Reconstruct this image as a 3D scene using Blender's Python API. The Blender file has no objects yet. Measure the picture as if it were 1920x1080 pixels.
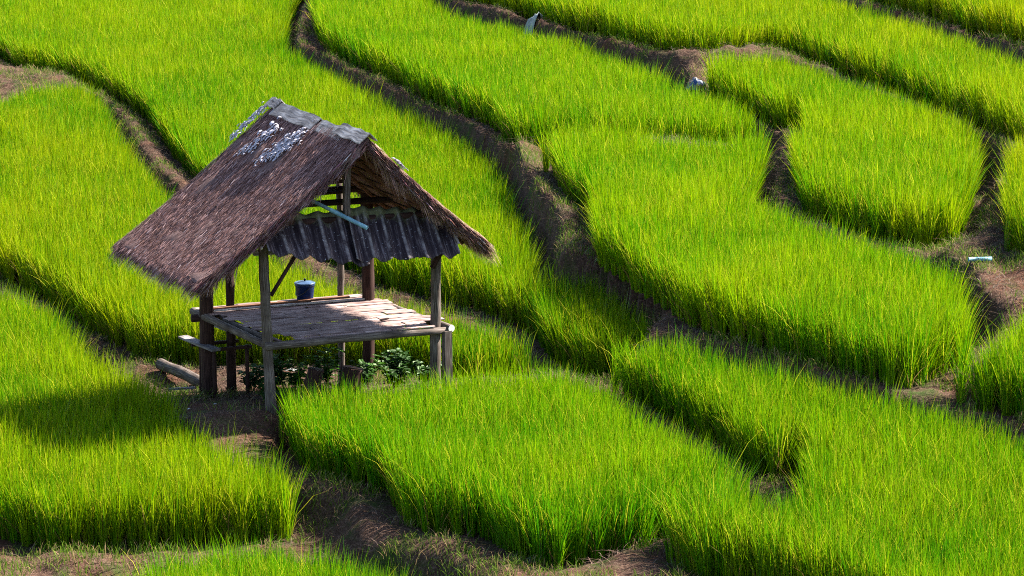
import bpy, math, random
import numpy as np
from mathutils import Vector, Matrix

rng = np.random.default_rng(7)
random.seed(7)
scene = bpy.context.scene
COL = scene.collection

# ------------------------------------------------------------------ camera
CAM_H, FOC, PITCH = 10.06, 5120.0, math.radians(12)
CAM = np.array([0.0, 0.0, CAM_H])
FW = np.array([0, math.cos(PITCH), -math.sin(PITCH)])
UP = np.array([0, math.sin(PITCH), math.cos(PITCH)])
RT = np.array([1.0, 0, 0])
cd = bpy.data.cameras.new('camera')
cam = bpy.data.objects.new('camera', cd)
COL.objects.link(cam)
cam.location = (0, 0, CAM_H)
cam.rotation_euler = (math.pi / 2 - PITCH, 0, 0)
cd.sensor_width = 36.0
cd.lens = 36.0 * FOC / 1920.0
cd.clip_start, cd.clip_end = 0.5, 2000
scene.camera = cam

# ------------------------------------------------------------------ light
SUN_AZ, SUN_EL = math.radians(25), math.radians(43)      # azimuth from +X towards +Y
sd = np.array([math.cos(SUN_AZ) * math.cos(SUN_EL), math.sin(SUN_AZ) * math.cos(SUN_EL), math.sin(SUN_EL)])
sl = bpy.data.lights.new('sun', 'SUN')
sl.energy, sl.angle, sl.color = 4.8, math.radians(0.55), (1.0, 0.93, 0.80)
so = bpy.data.objects.new('sun', sl)
COL.objects.link(so)
so.rotation_euler = Vector(sd).to_track_quat('Z', 'Y').to_euler()
w = bpy.data.worlds.new('World')
scene.world = w
w.use_nodes = True
nt = w.node_tree
sky = nt.nodes.new('ShaderNodeTexSky')
sky.sky_type = 'NISHITA'
sky.sun_disc = False
sky.sun_elevation = SUN_EL
sky.sun_rotation = math.pi / 2 - SUN_AZ
bg = nt.nodes['Background']
nt.links.new(sky.outputs[0], bg.inputs[0])
bg.inputs[1].default_value = 0.058
scene.view_settings.view_transform = 'Standard'
scene.view_settings.look = 'None'
scene.view_settings.exposure = 2.85
scene.view_settings.gamma = 1
scene.cycles.use_denoising = False
scene.cycles.filter_width = 1.05
scene.cycles.sample_clamp_indirect = 4
scene.cycles.max_bounces = 8
scene.cycles.transmission_bounces = 6
scene.cycles.diffuse_bounces = 4


# ------------------------------------------------------------------ materials
def new_mat(name):
    m = bpy.data.materials.new(name)
    m.use_nodes = True
    t = m.node_tree
    t.nodes.clear()
    out = t.nodes.new('ShaderNodeOutputMaterial')
    return m, t, out


def N(t, kind, **kw):
    n = t.nodes.new(kind)
    for k, v in kw.items():
        if k in n.inputs:
            n.inputs[k].default_value = v
        else:
            setattr(n, k, v)
    return n


def ramp(t, fac, stops):
    r = t.nodes.new('ShaderNodeValToRGB')
    e = r.color_ramp.elements
    while len(e) < len(stops):
        e.new(0.5)
    for i, (p, c) in enumerate(stops):
        e[i].position = p
        e[i].color = (*c, 1)
    t.links.new(fac, r.inputs[0])
    return r.outputs[0]


def noise(t, vec, scale, detail=4, rough=0.6, sc=None):
    if sc is not None:
        mp = t.nodes.new('ShaderNodeMapping')
        mp.inputs['Scale'].default_value = sc
        t.links.new(vec, mp.inputs[0])
        vec = mp.outputs[0]
    n = N(t, 'ShaderNodeTexNoise', Scale=scale, Detail=detail, Roughness=rough)
    t.links.new(vec, n.inputs['Vector'])
    return n.outputs[0]


def mix(t, fac, a, b, mode='MIX'):
    n = t.nodes.new('ShaderNodeMix')
    n.data_type = 'RGBA'
    n.blend_type = mode
    for i, v in ((0, fac), (6, a), (7, b)):
        if isinstance(v, (int, float)):
            n.inputs[i].default_value = v
        elif isinstance(v, tuple):
            n.inputs[i].default_value = (*v, 1)
        else:
            t.links.new(v, n.inputs[i])
    return n.outputs[2]


def bump(t, h, strength, dist=0.02):
    b = N(t, 'ShaderNodeBump', Strength=strength, Distance=dist)
    t.links.new(h, b.inputs['Height'])
    return b.outputs[0]


def leaf_mat(name, gloss=0.12, trans=0.5, rough=0.45):
    """leaf colour comes from each leaf's own tint"""
    m, t, out = new_mat(name)
    a = N(t, 'ShaderNodeAttribute', attribute_name='tint')
    d = t.nodes.new('ShaderNodeBsdfDiffuse')
    tr = t.nodes.new('ShaderNodeBsdfTranslucent')
    g = N(t, 'ShaderNodeBsdfGlossy', Roughness=rough)
    g.inputs[0].default_value = (0.9, 1, 0.8, 1)
    t.links.new(a.outputs[0], d.inputs[0])
    t.links.new(a.outputs[0], tr.inputs[0])
    m1 = N(t, 'ShaderNodeMixShader')
    m1.inputs[0].default_value = trans
    t.links.new(d.outputs[0], m1.inputs[1])
    t.links.new(tr.outputs[0], m1.inputs[2])
    fr = N(t, 'ShaderNodeFresnel', IOR=1.35)
    mu = N(t, 'ShaderNodeMath', operation='MULTIPLY')
    mu.inputs[1].default_value = gloss * 4
    t.links.new(fr.outputs[0], mu.inputs[0])
    m2 = N(t, 'ShaderNodeMixShader')
    t.links.new(mu.outputs[0], m2.inputs[0])
    t.links.new(m1.outputs[0], m2.inputs[1])
    t.links.new(g.outputs[0], m2.inputs[2])
    t.links.new(m2.outputs[0], out.inputs[0])
    return m


def principled(t, out, col, rough=0.8, normal=None, spec=0.3):
    p = t.nodes.new('ShaderNodeBsdfPrincipled')
    if isinstance(col, tuple):
        p.inputs['Base Color'].default_value = (*col, 1)
    else:
        t.links.new(col, p.inputs['Base Color'])
    p.inputs['Roughness'].default_value = rough
    p.inputs['Specular IOR Level'].default_value = spec * 0.4
    if normal is not None:
        t.links.new(normal, p.inputs['Normal'])
    t.links.new(p.outputs[0], out.inputs[0])
    return p


def wood_mat(name, dark, mid, light, sc=(28, 1.6, 1), stain=0.5):
    m, t, out = new_mat(name)
    uv = t.nodes.new('ShaderNodeUVMap').outputs[0]
    ob = t.nodes.new('ShaderNodeTexCoord').outputs['Object']
    f = noise(t, uv, 2.2, 3, 0.6, sc)
    c = ramp(t, f, [(0.30, dark), (0.5, mid), (0.72, light)])
    s = noise(t, ob, 3.0, 4, 0.6)
    c2 = mix(t, ramp(t, s, [(0.45, (0, 0, 0)), (0.7, (stain,) * 3)]), c, dark)
    principled(t, out, c2, 0.8, bump(t, f, 0.3, 0.006), 0.2)
    return m


M = {}
M['rice'] = leaf_mat('rice_leaf', 0.012, 0.37)
M['straw'] = leaf_mat('straw', 0.01, 0.25, 0.6)
M['weed'] = leaf_mat('weed_leaf', 0.008, 0.35, 0.6)
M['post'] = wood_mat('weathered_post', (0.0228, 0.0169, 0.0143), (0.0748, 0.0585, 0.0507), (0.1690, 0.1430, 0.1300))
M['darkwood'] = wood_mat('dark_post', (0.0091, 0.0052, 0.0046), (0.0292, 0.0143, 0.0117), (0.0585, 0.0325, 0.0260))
M['greywood'] = wood_mat('grey_plank', (0.06, 0.05, 0.047), (0.27, 0.24, 0.225), (0.50, 0.46, 0.44), (16, 1.4, 1), 0.55)
M['plank'] = wood_mat('pale_plank', (0.04, 0.033, 0.032), (0.12, 0.105, 0.105), (0.24, 0.22, 0.22), (16, 1.4, 1), 0.55)
M['bamboo'] = wood_mat('flattened_bamboo', (0.06, 0.036, 0.032), (0.20, 0.140, 0.130), (0.36, 0.29, 0.285), (9, 0.8, 1), 0.75)
M['redwood'] = wood_mat('brown_board', (0.0390, 0.0163, 0.0091), (0.1040, 0.0488, 0.0292), (0.1755, 0.0975, 0.0650))


def soil():
    m, t, out = new_mat('soil')
    ob = t.nodes.new('ShaderNodeTexCoord').outputs['Object']
    big = noise(t, ob, 0.7, 5, 0.6)
    mid = noise(t, ob, 5, 6, 0.7)
    fine = noise(t, ob, 30, 5, 0.75)
    c = ramp(t, fine, [(0.3, (0.014, 0.008, 0.006)), (0.5, (0.062, 0.036, 0.026)), (0.72, (0.165, 0.108, 0.082))])
    dark = ramp(t, mid, [(0.35, (1, 1, 1)), (0.62, (0, 0, 0))])
    c = mix(t, mix(t, 0.6, (0, 0, 0), dark), c, (0.020, 0.011, 0.008))
    red = ramp(t, big, [(0.5, (0, 0, 0)), (0.7, (0.55,) * 3)])
    c = mix(t, red, c, (0.085, 0.032, 0.018))
    mo = ramp(t, noise(t, ob, 1.6, 6, 0.7), [(0.50, (0, 0, 0)), (0.66, (0.75,) * 3)])
    c = mix(t, mo, c, (0.022, 0.045, 0.008))
    principled(t, out, c, 0.95, bump(t, mix(t, 0.5, mid, fine), 1.0, 0.06), 0.1)
    return m


M['soil'] = soil()


def thatch():
    m, t, out = new_mat('thatch')
    uv = t.nodes.new('ShaderNodeUVMap').outputs[0]
    f = noise(t, uv, 2.0, 6, 0.7, (45, 3.0, 1))
    b = noise(t, uv, 1.3, 4, 0.6)
    c = ramp(t, f, [(0.3, (0.045, 0.027, 0.025)), (0.52, (0.14, 0.09, 0.085)), (0.75, (0.28, 0.20, 0.20))])
    c = mix(t, ramp(t, b, [(0.4, (0, 0, 0)), (0.7, (0.5,) * 3)]), c, (0.09, 0.05, 0.042))
    principled(t, out, c, 0.9, bump(t, f, 1.0, 0.03), 0.15)
    return m


M['thatch'] = thatch()


def sheet():
    m, t, out = new_mat('fibre_cement')
    uv = t.nodes.new('ShaderNodeUVMap').outputs[0]
    f = noise(t, uv, 2.0, 5, 0.65, (14, 0.9, 1))
    c = ramp(t, f, [(0.34, (0.010, 0.006, 0.009)), (0.52, (0.024, 0.017, 0.021)), (0.70, (0.11, 0.09, 0.10))])
    sp = noise(t, uv, 26, 3, 0.7)
    c = mix(t, ramp(t, sp, [(0.65, (0, 0, 0)), (0.70, (0.9,) * 3)]), c, (0.42, 0.42, 0.46))
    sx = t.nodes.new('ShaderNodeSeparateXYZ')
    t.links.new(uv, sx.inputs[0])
    n2 = noise(t, uv, 5, 4, 0.7)
    ad = N(t, 'ShaderNodeMath', operation='ADD')
    t.links.new(sx.outputs[1], ad.inputs[0])
    mu = N(t, 'ShaderNodeMath', operation='MULTIPLY')
    mu.inputs[1].default_value = 0.5
    t.links.new(n2, mu.inputs[0])
    t.links.new(mu.outputs[0], ad.inputs[1])
    wv = N(t, 'ShaderNodeMath', operation='MULTIPLY')       # sun highlights along the corrugation crests, painted into the colour as pale streaks
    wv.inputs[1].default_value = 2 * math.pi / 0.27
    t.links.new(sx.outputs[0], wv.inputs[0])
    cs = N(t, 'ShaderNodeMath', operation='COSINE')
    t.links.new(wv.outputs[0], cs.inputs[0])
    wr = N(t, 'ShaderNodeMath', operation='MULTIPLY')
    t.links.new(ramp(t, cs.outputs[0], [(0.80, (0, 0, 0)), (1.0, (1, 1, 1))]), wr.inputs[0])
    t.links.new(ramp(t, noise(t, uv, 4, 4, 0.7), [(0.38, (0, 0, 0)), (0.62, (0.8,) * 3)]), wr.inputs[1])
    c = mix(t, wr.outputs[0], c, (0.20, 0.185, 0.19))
    moss = ramp(t, ad.outputs[0], [(0.34, (1, 1, 1)), (0.48, (0, 0, 0))])
    c = mix(t, mix(t, 0.75, (0, 0, 0), moss), c, (0.10, 0.105, 0.045))
    principled(t, out, c, 0.75, bump(t, f, 0.5, 0.01), 0.3)
    return m


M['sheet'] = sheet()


def flat_mat(name, col, var=0.35, rough=0.5, spec=0.5, scale=8):
    m, t, out = new_mat(name)
    ob = t.nodes.new('ShaderNodeTexCoord').outputs['Object']
    f = noise(t, ob, scale, 5, 0.65)
    lo = tuple(c * (1 - var) for c in col)
    hi = tuple(min(1, c * (1 + var)) for c in col)
    principled(t, out, ramp(t, f, [(0.3, lo), (0.7, hi)]), rough, bump(t, f, 0.2, 0.01), spec)
    return m


M['blue'] = flat_mat('blue_plastic', (0.003, 0.012, 0.052), 0.25, 0.35)
M['lid'] = flat_mat('pale_blue_plastic', (0.03, 0.055, 0.11), 0.2, 0.3)
M['black'] = flat_mat('black_plastic', (0.012, 0.012, 0.014), 0.3, 0.4)
M['pvc'] = flat_mat('pale_blue_pvc', (0.12, 0.24, 0.30), 0.2, 0.35)
M['pvcdirty'] = flat_mat('grey_blue_pvc', (0.12, 0.20, 0.22), 0.5, 0.6, 0.3, 12)
M['flake'] = flat_mat('weathered_flakes', (0.30, 0.285, 0.33), 0.45, 0.8, 0.2, 14)
M['pvcdull'] = flat_mat('dull_pale_pvc', (0.10, 0.20, 0.26), 0.4, 0.5, 0.3, 10)
M['white'] = flat_mat('white_litter', (0.5, 0.5, 0.5), 0.15, 0.6)
M['sack'] = flat_mat('pale_sack', (0.15, 0.165, 0.17), 0.3, 0.6, 0.3, 6)
M['cutwood'] = flat_mat('sawn_end', (0.62, 0.60, 0.55), 0.2, 0.8, 0.2)


def bag_mat():
    m, t, out = new_mat('printed_bag')
    ob = t.nodes.new('ShaderNodeTexCoord').outputs['Object']
    f = noise(t, ob, 7.0, 3, 0.6)
    c = ramp(t, f, [(0.38, (0.010, 0.025, 0.11)), (0.47, (0.04, 0.07, 0.17)), (0.51, (0.16, 0.17, 0.20)),
                    (0.56, (0.20, 0.12, 0.045)), (0.72, (0.02, 0.04, 0.13))])
    principled(t, out, c, 0.45, bump(t, f, 0.3, 0.02), 0.5)
    return m


M['bag'] = bag_mat()


# ------------------------------------------------------------------ helpers
def tag(o, label=None, cat=None, group=None, kind=None):
    for k, v in (('label', label), ('category', cat), ('group', group), ('kind', kind)):
        if v:
            o[k] = v
    return o


def ray(px, py):
    return FW + RT * ((px - 960) / FOC) - UP * ((py - 540) / FOC)


def on_plane(px, py, z0, s=0.0, d0=0.0):
    r = ray(px, py)
    tt = (z0 - s * d0 - CAM_H) / (r[2] - s * r[1])
    return CAM + r * tt


class MB:
    """collects shapes, builds ONE mesh object"""

    def __init__(self):
        self.v, self.f, self.uv, self.c = [], [], [], []

    def add(self, verts, faces, uvs=None, col=None):
        o = len(self.v)
        self.v += [tuple(map(float, p)) for p in verts]
        self.uv += [tuple(u) for u in uvs] if uvs is not None else [(p[0], p[2]) for p in verts]
        self.c += [col or (1, 1, 1)] * len(verts)
        self.f += [tuple(i + o for i in q) for q in faces]

    def box(self, p0, p1, wdt, hgt, up=(0, 0, 1), taper=1.0, warp=0.0):
        p0, p1 = np.array(p0, float), np.array(p1, float)
        ax = p1 - p0
        L = np.linalg.norm(ax)
        ax /= L
        sd_ = np.cross(ax, np.array(up, float))
        sd_ /= np.linalg.norm(sd_)
        u_ = np.cross(sd_, ax)
        n = 5
        vs, us = [], []
        ro = random.random() * 9
        for i in range(n):
            k = i / (n - 1)
            c = p0 + ax * L * k + u_ * warp * math.sin(k * math.pi) + sd_ * random.uniform(-1, 1) * abs(warp) * 0.3
            wd = wdt * (1 + (taper - 1) * k) * random.uniform(0.97, 1.03)
            for (a, b) in ((-1, -1), (1, -1), (1, 1), (-1, 1)):
                vs.append(c + sd_ * a * wd / 2 + u_ * b * hgt / 2)
                us.append((ro + a * wd / 2 + (b * hgt / 2), ro + L * k))
        fs = [(3, 2, 1, 0), tuple(4 * (n - 1) + i for i in range(4))]
        for i in range(n - 1):
            for j in range(4):
                a, b = 4 * i + j, 4 * i + (j + 1) % 4
                fs.append((a, b, b + 4, a + 4))
        self.add(vs, fs, us)
        return self

    def log(self, p0, p1, r0, r1=None, seg=12, rings=7, wob=0.012, bend=0.0, cap=True, hollow=0.0):
        p0, p1 = np.array(p0, float), np.array(p1, float)
        r1 = r0 if r1 is None else r1
        ax = p1 - p0
        L = np.linalg.norm(ax)
        ax /= L
        h = np.array((0, 0, 1.0)) if abs(ax[2]) < 0.9 else np.array((1.0, 0, 0))
        a = np.cross(ax, h)
        a /= np.linalg.norm(a)
        b = np.cross(ax, a)
        vs, us, fs = [], [], []
        ro = random.random() * 9
        ph = random.random() * 6
        lob = [random.uniform(-1, 1) for _ in range(seg)]
        for i in range(rings):
            k = i / (rings - 1)
            c = p0 + ax * L * k + (a * math.sin(ph) + b * math.cos(ph)) * bend * math.sin(k * math.pi) \
                + a * random.uniform(-wob, wob) * 0.6 + b * random.uniform(-wob, wob) * 0.6
            r = r0 + (r1 - r0) * k + random.uniform(-wob, wob) * 0.5
            for j in range(seg):
                t = 2 * math.pi * j / seg
                rr = r * (1 + 0.06 * lob[j] * (1 if wob else 0))
                vs.append(c + (a * math.cos(t) + b * math.sin(t)) * rr)
                us.append((ro + min(j, seg - j) * r * 2 * math.pi / seg, ro + L * k))
        for i in range(rings - 1):
            for j in range(seg):
                q, q2 = i * seg + j, i * seg + (j + 1) % seg
                fs.append((q, q2, q2 + seg, q + seg))
        if hollow:
            n0 = len(vs)
            for end, base in ((0, 0), (1, (rings - 1) * seg)):
                c = p0 if end == 0 else p1
                dr = ax * (0.12 if end == 0 else -0.12)
                for j in range(seg):
                    vs.append(c + (vs[base + j] - c) * (1 - hollow)); us.append((ro, ro))
                for j in range(seg):
                    vs.append(c + (vs[base + j] - c) * (1 - hollow) + dr); us.append((ro, ro))
                o = n0 + end * 2 * seg
                for j in range(seg):
                    j2 = (j + 1) % seg
                    fs.append((base + j, base + j2, o + j2, o + j))
                    fs.append((o + j, o + j2, o + seg + j2, o + seg + j))
                fs.append(tuple(range(o + seg, o + 2 * seg)))
        elif cap:
            fs += [tuple(range(seg - 1, -1, -1)), tuple((rings - 1) * seg + j for j in range(seg))]
        self.add(vs, fs, us)
        return self

    def lathe(self, c, prof, seg=28):
        vs, us, fs = [], [], []
        for i, (r, z) in enumerate(prof):
            for j in range(seg):
                t = 2 * math.pi * j / seg
                vs.append((c[0] + r * math.cos(t), c[1] + r * math.sin(t), c[2] + z))
                us.append((t, z))
        for i in range(len(prof) - 1):
            for j in range(seg):
                q, q2 = i * seg + j, i * seg + (j + 1) % seg
                fs.append((q, q2, q2 + seg, q + seg))
        fs += [tuple(range(seg - 1, -1, -1)), tuple((len(prof) - 1) * seg + j for j in range(seg))]
        self.add(vs, fs, us)
        return self

    def tube(self, pts, r, seg=8, col=None):
        vs, us, fs = [], [], []
        P = [np.array(p, float) for p in pts]
        for i, p in enumerate(P):
            ax = P[min(i + 1, len(P) - 1)] - P[max(i - 1, 0)]
            ax /= np.linalg.norm(ax)
            h = np.array((0, 0, 1.0)) if abs(ax[2]) < 0.9 else np.array((0, 1.0, 0))
            a = np.cross(ax, h); a /= np.linalg.norm(a)
            b = np.cross(ax, a)
            for j in range(seg):
                t = 2 * math.pi * j / seg
                vs.append(p + (a * math.cos(t) + b * math.sin(t)) * r)
                us.append((t * r, i * 0.1))
        for i in range(len(P) - 1):
            for j in range(seg):
                q, q2 = i * seg + j, i * seg + (j + 1) % seg
                fs.append((q, q2, q2 + seg, q + seg))
        fs += [tuple(range(seg - 1, -1, -1)), tuple((len(P) - 1) * seg + j for j in range(seg))]
        self.add(vs, fs, us, col)
        return self

    def build(self, name, mat, parent=None, smooth=False, bevel=0.0, tint=False, solid=0.0):
        me = bpy.data.meshes.new(name)
        org = np.array(parent.matrix_world.translation if parent else (0, 0, 0)) if parent else None
        V = np.array(self.v)
        if parent is not None:
            V = V - ROOT_LOC[parent.name]
        else:
            org = V.mean(0); org[2] = V[:, 2].min()
            V = V - org
        me.from_pydata([tuple(p) for p in V], [], self.f)
        me.materials.append(mat)
        uvl = me.uv_layers.new(name='UVMap')
        li = np.empty(len(me.loops), dtype=np.int32)
        me.loops.foreach_get('vertex_index', li)
        uvl.data.foreach_set('uv', np.array(self.uv, dtype=np.float32)[li].ravel())
        if tint:
            a = me.color_attributes.new('tint', 'FLOAT_COLOR', 'POINT')
            c = np.ones((len(self.c), 4), dtype=np.float32)
            c[:, :3] = self.c
            a.data.foreach_set('color', c.ravel())
        if smooth:
            me.polygons.foreach_set('use_smooth', [True] * len(me.polygons))
        o = bpy.data.objects.new(name, me)
        COL.objects.link(o)
        if parent is not None:
            o.parent = parent
            ROOT_LOC[o.name] = ROOT_LOC[parent.name]
        else:
            o.location = org
            ROOT_LOC[o.name] = org
        if solid:
            md = o.modifiers.new('thick', 'SOLIDIFY'); md.thickness = solid; md.offset = 0
        if bevel:
            md = o.modifiers.new('edge', 'BEVEL'); md.width = bevel; md.segments = 2; md.limit_method = 'ANGLE'
        return o


ROOT_LOC = {}


def empty(name, loc):
    o = bpy.data.objects.new(name, None)
    COL.objects.link(o)
    o.location = tuple(loc)
    o.empty_display_size = 0.2
    ROOT_LOC[o.name] = np.array(loc, float)
    return o


# value noise on arrays
_T = rng.random((256, 256))


def vnoise(x, y, f, sx=0.0):
    x = x * f + 37.3 + sx; y = y * f + 11.7 + sx * 1.7
    xi, yi = np.floor(x).astype(int), np.floor(y).astype(int)
    fx, fy = x - xi, y - yi
    fx = fx * fx * (3 - 2 * fx); fy = fy * fy * (3 - 2 * fy)
    g = lambda a, b: _T[a & 255, b & 255]
    return (g(xi, yi) * (1 - fx) + g(xi + 1, yi) * fx) * (1 - fy) + (g(xi, yi + 1) * (1 - fx) + g(xi + 1, yi + 1) * fx) * fy


def fbm(x, y, f, o=4, sx=0.0):
    s, a, n = 0, 1.0, 0
    for i in range(o):
        s = s + a * vnoise(x, y, f * 2 ** i, sx + 13.1 * i); n += a; a *= 0.5
    return s / n


# ------------------------------------------------------------------ paddies: outlines on their own sloping levels
CANOPY = 0.95
T, B = CANOPY, 0.0
# name: (ground level, at distance, slope, outline [(x, y, 't' top of the rice / 'b' foot of the rice)], label)
FIELDS = {
 'E': (-0.20, 44.5, 0.03, 't -420 -90, 590 -90, 537 0, 534 25, 527 62, 542 85, 572 97, 615 125, 655 152, 687 165, 730 187, 780 207, 842 237, 885 265, 890 264, 928 303, 952 343, 965 392, 983 413, 992 450, 1000 499, 1031 505, 1074 505, 1120 507, 1157 523, 1197 553, 1230 580, 1253 607 b 1262 690, 1200 722, 1150 742, 1137 728, 1097 716, 1047 690, 990 632, 930 597, 830 570, 763 553, 740 555, 690 530, 640 508, 595 496, 500 455, 420 395, 347 323, 320 293, 300 260, 273 227, 233 200, 187 180, 147 160, 93 150, 43 143, 0 113, -150 70, -420 0',
       'long sweep of bright rice behind the hut roof, from the top left corner down to a rounded tongue right of the hut'),
 'F': (-0.40, 46, 0.03, 't -420 215, 0 180, 20 165, 60 155, 110 150, 133 145, 177 163, 200 200, 220 240, 247 280, 277 310, 310 350, 400 420, 480 455, 560 490, 600 510, 650 530, 700 550, 760 563, 827 577, 880 580, 930 593, 980 608, 1005 622 b 1024 715, 985 730, 913 735, 850 735, 800 715, 740 702, 600 690, 450 690, 360 688, 310 685, 250 670, 200 640, 150 615, 90 570, 30 540, -40 505, -420 440',
       'rice paddy passing directly behind the hut platform, its dark front wall ending beside the right front post'),
 'B': (-0.90, 36, 0.02, 't -420 545, 0 533, 50 550, 100 572, 130 600, 150 635, 170 665, 200 675, 250 685, 280 705, 320 730, 330 765, 370 795, 420 825, 475 840, 530 860, 575 890, 588 920 b 575 1000, 550 1015, 475 1020, 400 1025, 300 1030, 200 1035, 75 1035, 30 1020, 0 1015, -80 1000, -420 985',
       'broad paddy in the lower left with the shadow of the hut roof lying across it'),
 'A': (-1.42, 34, 0.0, 't 262 1055, 280 1035, 340 1018, 410 1004, 475 1002, 575 1010, 620 1022, 691 1036, 744 1054, 785 1075 b 850 1260, 560 1290, 220 1260',
       'small strip of rice at the bottom edge of the picture below the lower left paddy'),
 'C': (-0.42, 38, 0.03, 't 519 746, 526 728, 550 714, 620 705, 680 710, 780 699, 847 689, 913 685, 1013 676, 1047 676, 1085 690, 1130 708, 1152 735, 1197 750, 1220 770, 1271 795, 1329 822, 1369 849, 1409 889, 1418 924, 1431 926 b 1330 985, 1235 1031, 1084 1062, 1043 1070, 972 1052, 920 1017, 867 1006, 797 999, 754 981, 726 932, 677 915, 638 900, 578 890, 550 862, 524 830, 519 805',
       'rounded paddy directly in front of the hut, left of the curved furrow'),
 'D': (-0.06, 37.3, 0.07, 't 1150 626, 1160 620, 1180 620, 1253 618, 1289 631, 1324 631, 1351 644, 1418 662, 1484 675, 1551 693, 1622 715, 1696 730, 1770 755, 1807 763, 1863 781, 1920 798, 2300 900 b 2300 1360, 1900 1330, 1600 1160, 1420 1115, 1320 1090, 1249 1056, 1262 1031, 1345 987 t 1440 926, 1462 907, 1484 900, 1503 886, 1520 868 b 1524 866, 1513 876, 1484 903, 1440 904, 1418 894, 1387 874, 1351 843, 1307 819, 1275 803, 1218 770, 1180 750, 1147 725',
       'large paddy filling the lower right corner and wrapping round the end of the curved furrow'),
 'I': (0.74, 39.1, 0.03, 't 1022 239, 1030 233, 1073 227, 1133 232, 1167 230, 1217 240, 1267 247, 1333 247, 1383 247, 1425 238, 1430 250, 1426 285, 1403 326, 1405 354, 1442 367, 1503 391, 1548 411, 1622 430, 1696 448, 1733 463, 1770 478, 1793 504, 1807 537, 1818 578, 1815 622 b 1793 690, 1770 707, 1733 722, 1707 728, 1678 728, 1622 712, 1548 690, 1474 668, 1400 648, 1313 623, 1280 607, 1247 580, 1200 553, 1157 517, 1144 517, 1123 496, 1120 474, 1120 444, 1114 426, 1104 401, 1086 392, 1059 371, 1037 331, 1019 291',
       'big central paddy right of the bare earth path with a dark wall along its lower side'),
 'H': (1.25, 64, 0.01, 't 587 22, 600 -90, 760 -90, 815 0, 842 15, 880 25, 917 37, 955 37, 967 47, 1000 57, 1067 67, 1133 93, 1200 113, 1233 130, 1283 153, 1333 167, 1367 180, 1407 200, 1432 226 b 1425 290, 1400 295, 1333 297, 1217 294, 1133 288, 1073 284, 1040 283, 1013 287, 991 282, 973 282, 949 267, 921 242, 880 225, 842 210, 792 190, 742 160, 692 140, 642 115, 617 105, 600 85, 590 55',
       'paddy at the top centre narrowing to a point at the left beside the path that runs up out of the picture'),
 'J': (1.34, 45, 0.02, 't 1342 101, 1357 96, 1422 96, 1475 102, 1503 114, 1573 130, 1626 147, 1687 167, 1748 191, 1809 220, 1829 236, 1837 265, 1835 293 b 1829 335, 1825 367, 1817 407, 1809 440, 1790 468, 1733 472, 1622 448, 1560 428, 1510 407, 1497 375, 1489 345, 1487 322 t 1483 269, 1489 236, 1503 224, 1515 220 b 1513 238, 1483 252, 1454 246, 1422 228, 1373 210, 1345 200, 1326 190',
       'paddy at the right shaped like a comma, with a small rounded head at its upper left'),
 'L': (2.10, 58, 0.005, 't 760 -90, 1400 -90, 1581 0, 1630 8, 1687 29, 1727 39, 1768 53, 1829 69, 1890 94, 1920 102, 2300 200 b 2300 380, 2100 335, 1920 281, 1890 265, 1845 248, 1801 228, 1748 206, 1687 183, 1626 163, 1564 138, 1495 117, 1442 110, 1330 117, 1283 113, 1233 103, 1183 90, 1117 70, 1050 57, 1000 40, 955 30, 905 18, 855 3, 800 -30',
       'long band of rice across the top right above the comma shaped paddy'),
 'M': (2.85, 61, 0.01, 't 1560 -90, 2300 -90 b 2300 190, 2100 146, 1920 94, 1829 69, 1748 41, 1687 24, 1625 0, 1560 -30',
       'strip of rice in the top right corner, highest of the terraces'),
 'N': (1.60, 43, 0.03, 't 2300 300, 1920 243, 1905 250, 1897 290, 1895 330, 1897 358, 1885 390, 1880 420 b 1884 462, 1915 482, 2100 540, 2300 600',
       'narrow piece of rice at the right edge of the picture above the blue pipe'),
 'P': (0.55, 36.6, 0.03, 't 1919 578, 1893 600, 1844 626, 1807 637, 1799 643 b 1792 728, 1794 740, 1800 748, 1844 772, 1920 787, 2300 880 t 2300 480, 2080 535',
       'small paddy at the right edge below the bare earth slope with the blue pipe'),
}


def outline(name):
    z0, d0, s, txt, _ = FIELDS[name]
    pts, h = [], 0.0
    for tok in txt.replace(' t ', ', t ').replace(' b ', ', b ').split(','):
        q = tok.split()
        if q[0] in 'tb':
            h = T if q[0] == 't' else B
            q = q[1:]
        P = on_plane(float(q[0]), float(q[1]), z0 + h, s, d0)
        pts.append(P[:2])
    return np.array(pts)


POLY = {k: outline(k) for k in FIELDS}

# hut frame: a runs along the front of the platform, b towards the camera, z up
HUT = on_plane(507, 770, 0.0)
HU = np.array([math.cos(math.radians(22)), math.sin(math.radians(22)), 0])
HV = np.array([math.cos(math.radians(-57)), math.sin(math.radians(-57)), 0])


def hp(a, b, z):
    return HUT + HU * a + HV * b + np.array([0, 0, z])


PAD = np.array([hp(a, b, 0)[:2] for a, b in ((-1.6, -1.6), (-1.6, 1.25), (-0.45, 1.15), (0.0, 0.15), (2.75, 0.12), (2.7, -2.25), (-0.6, -2.4))])


def inside(poly, x, y):
    r = np.zeros(x.shape, bool)
    n = len(poly)
    for i in range(n):
        x0, y0 = poly[i]; x1, y1 = poly[(i + 1) % n]
        if y0 == y1:
            continue
        c = ((y0 > y) != (y1 > y)) & (x < (x1 - x0) * (y - y0) / (y1 - y0) + x0)
        r ^= c
    return r


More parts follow.
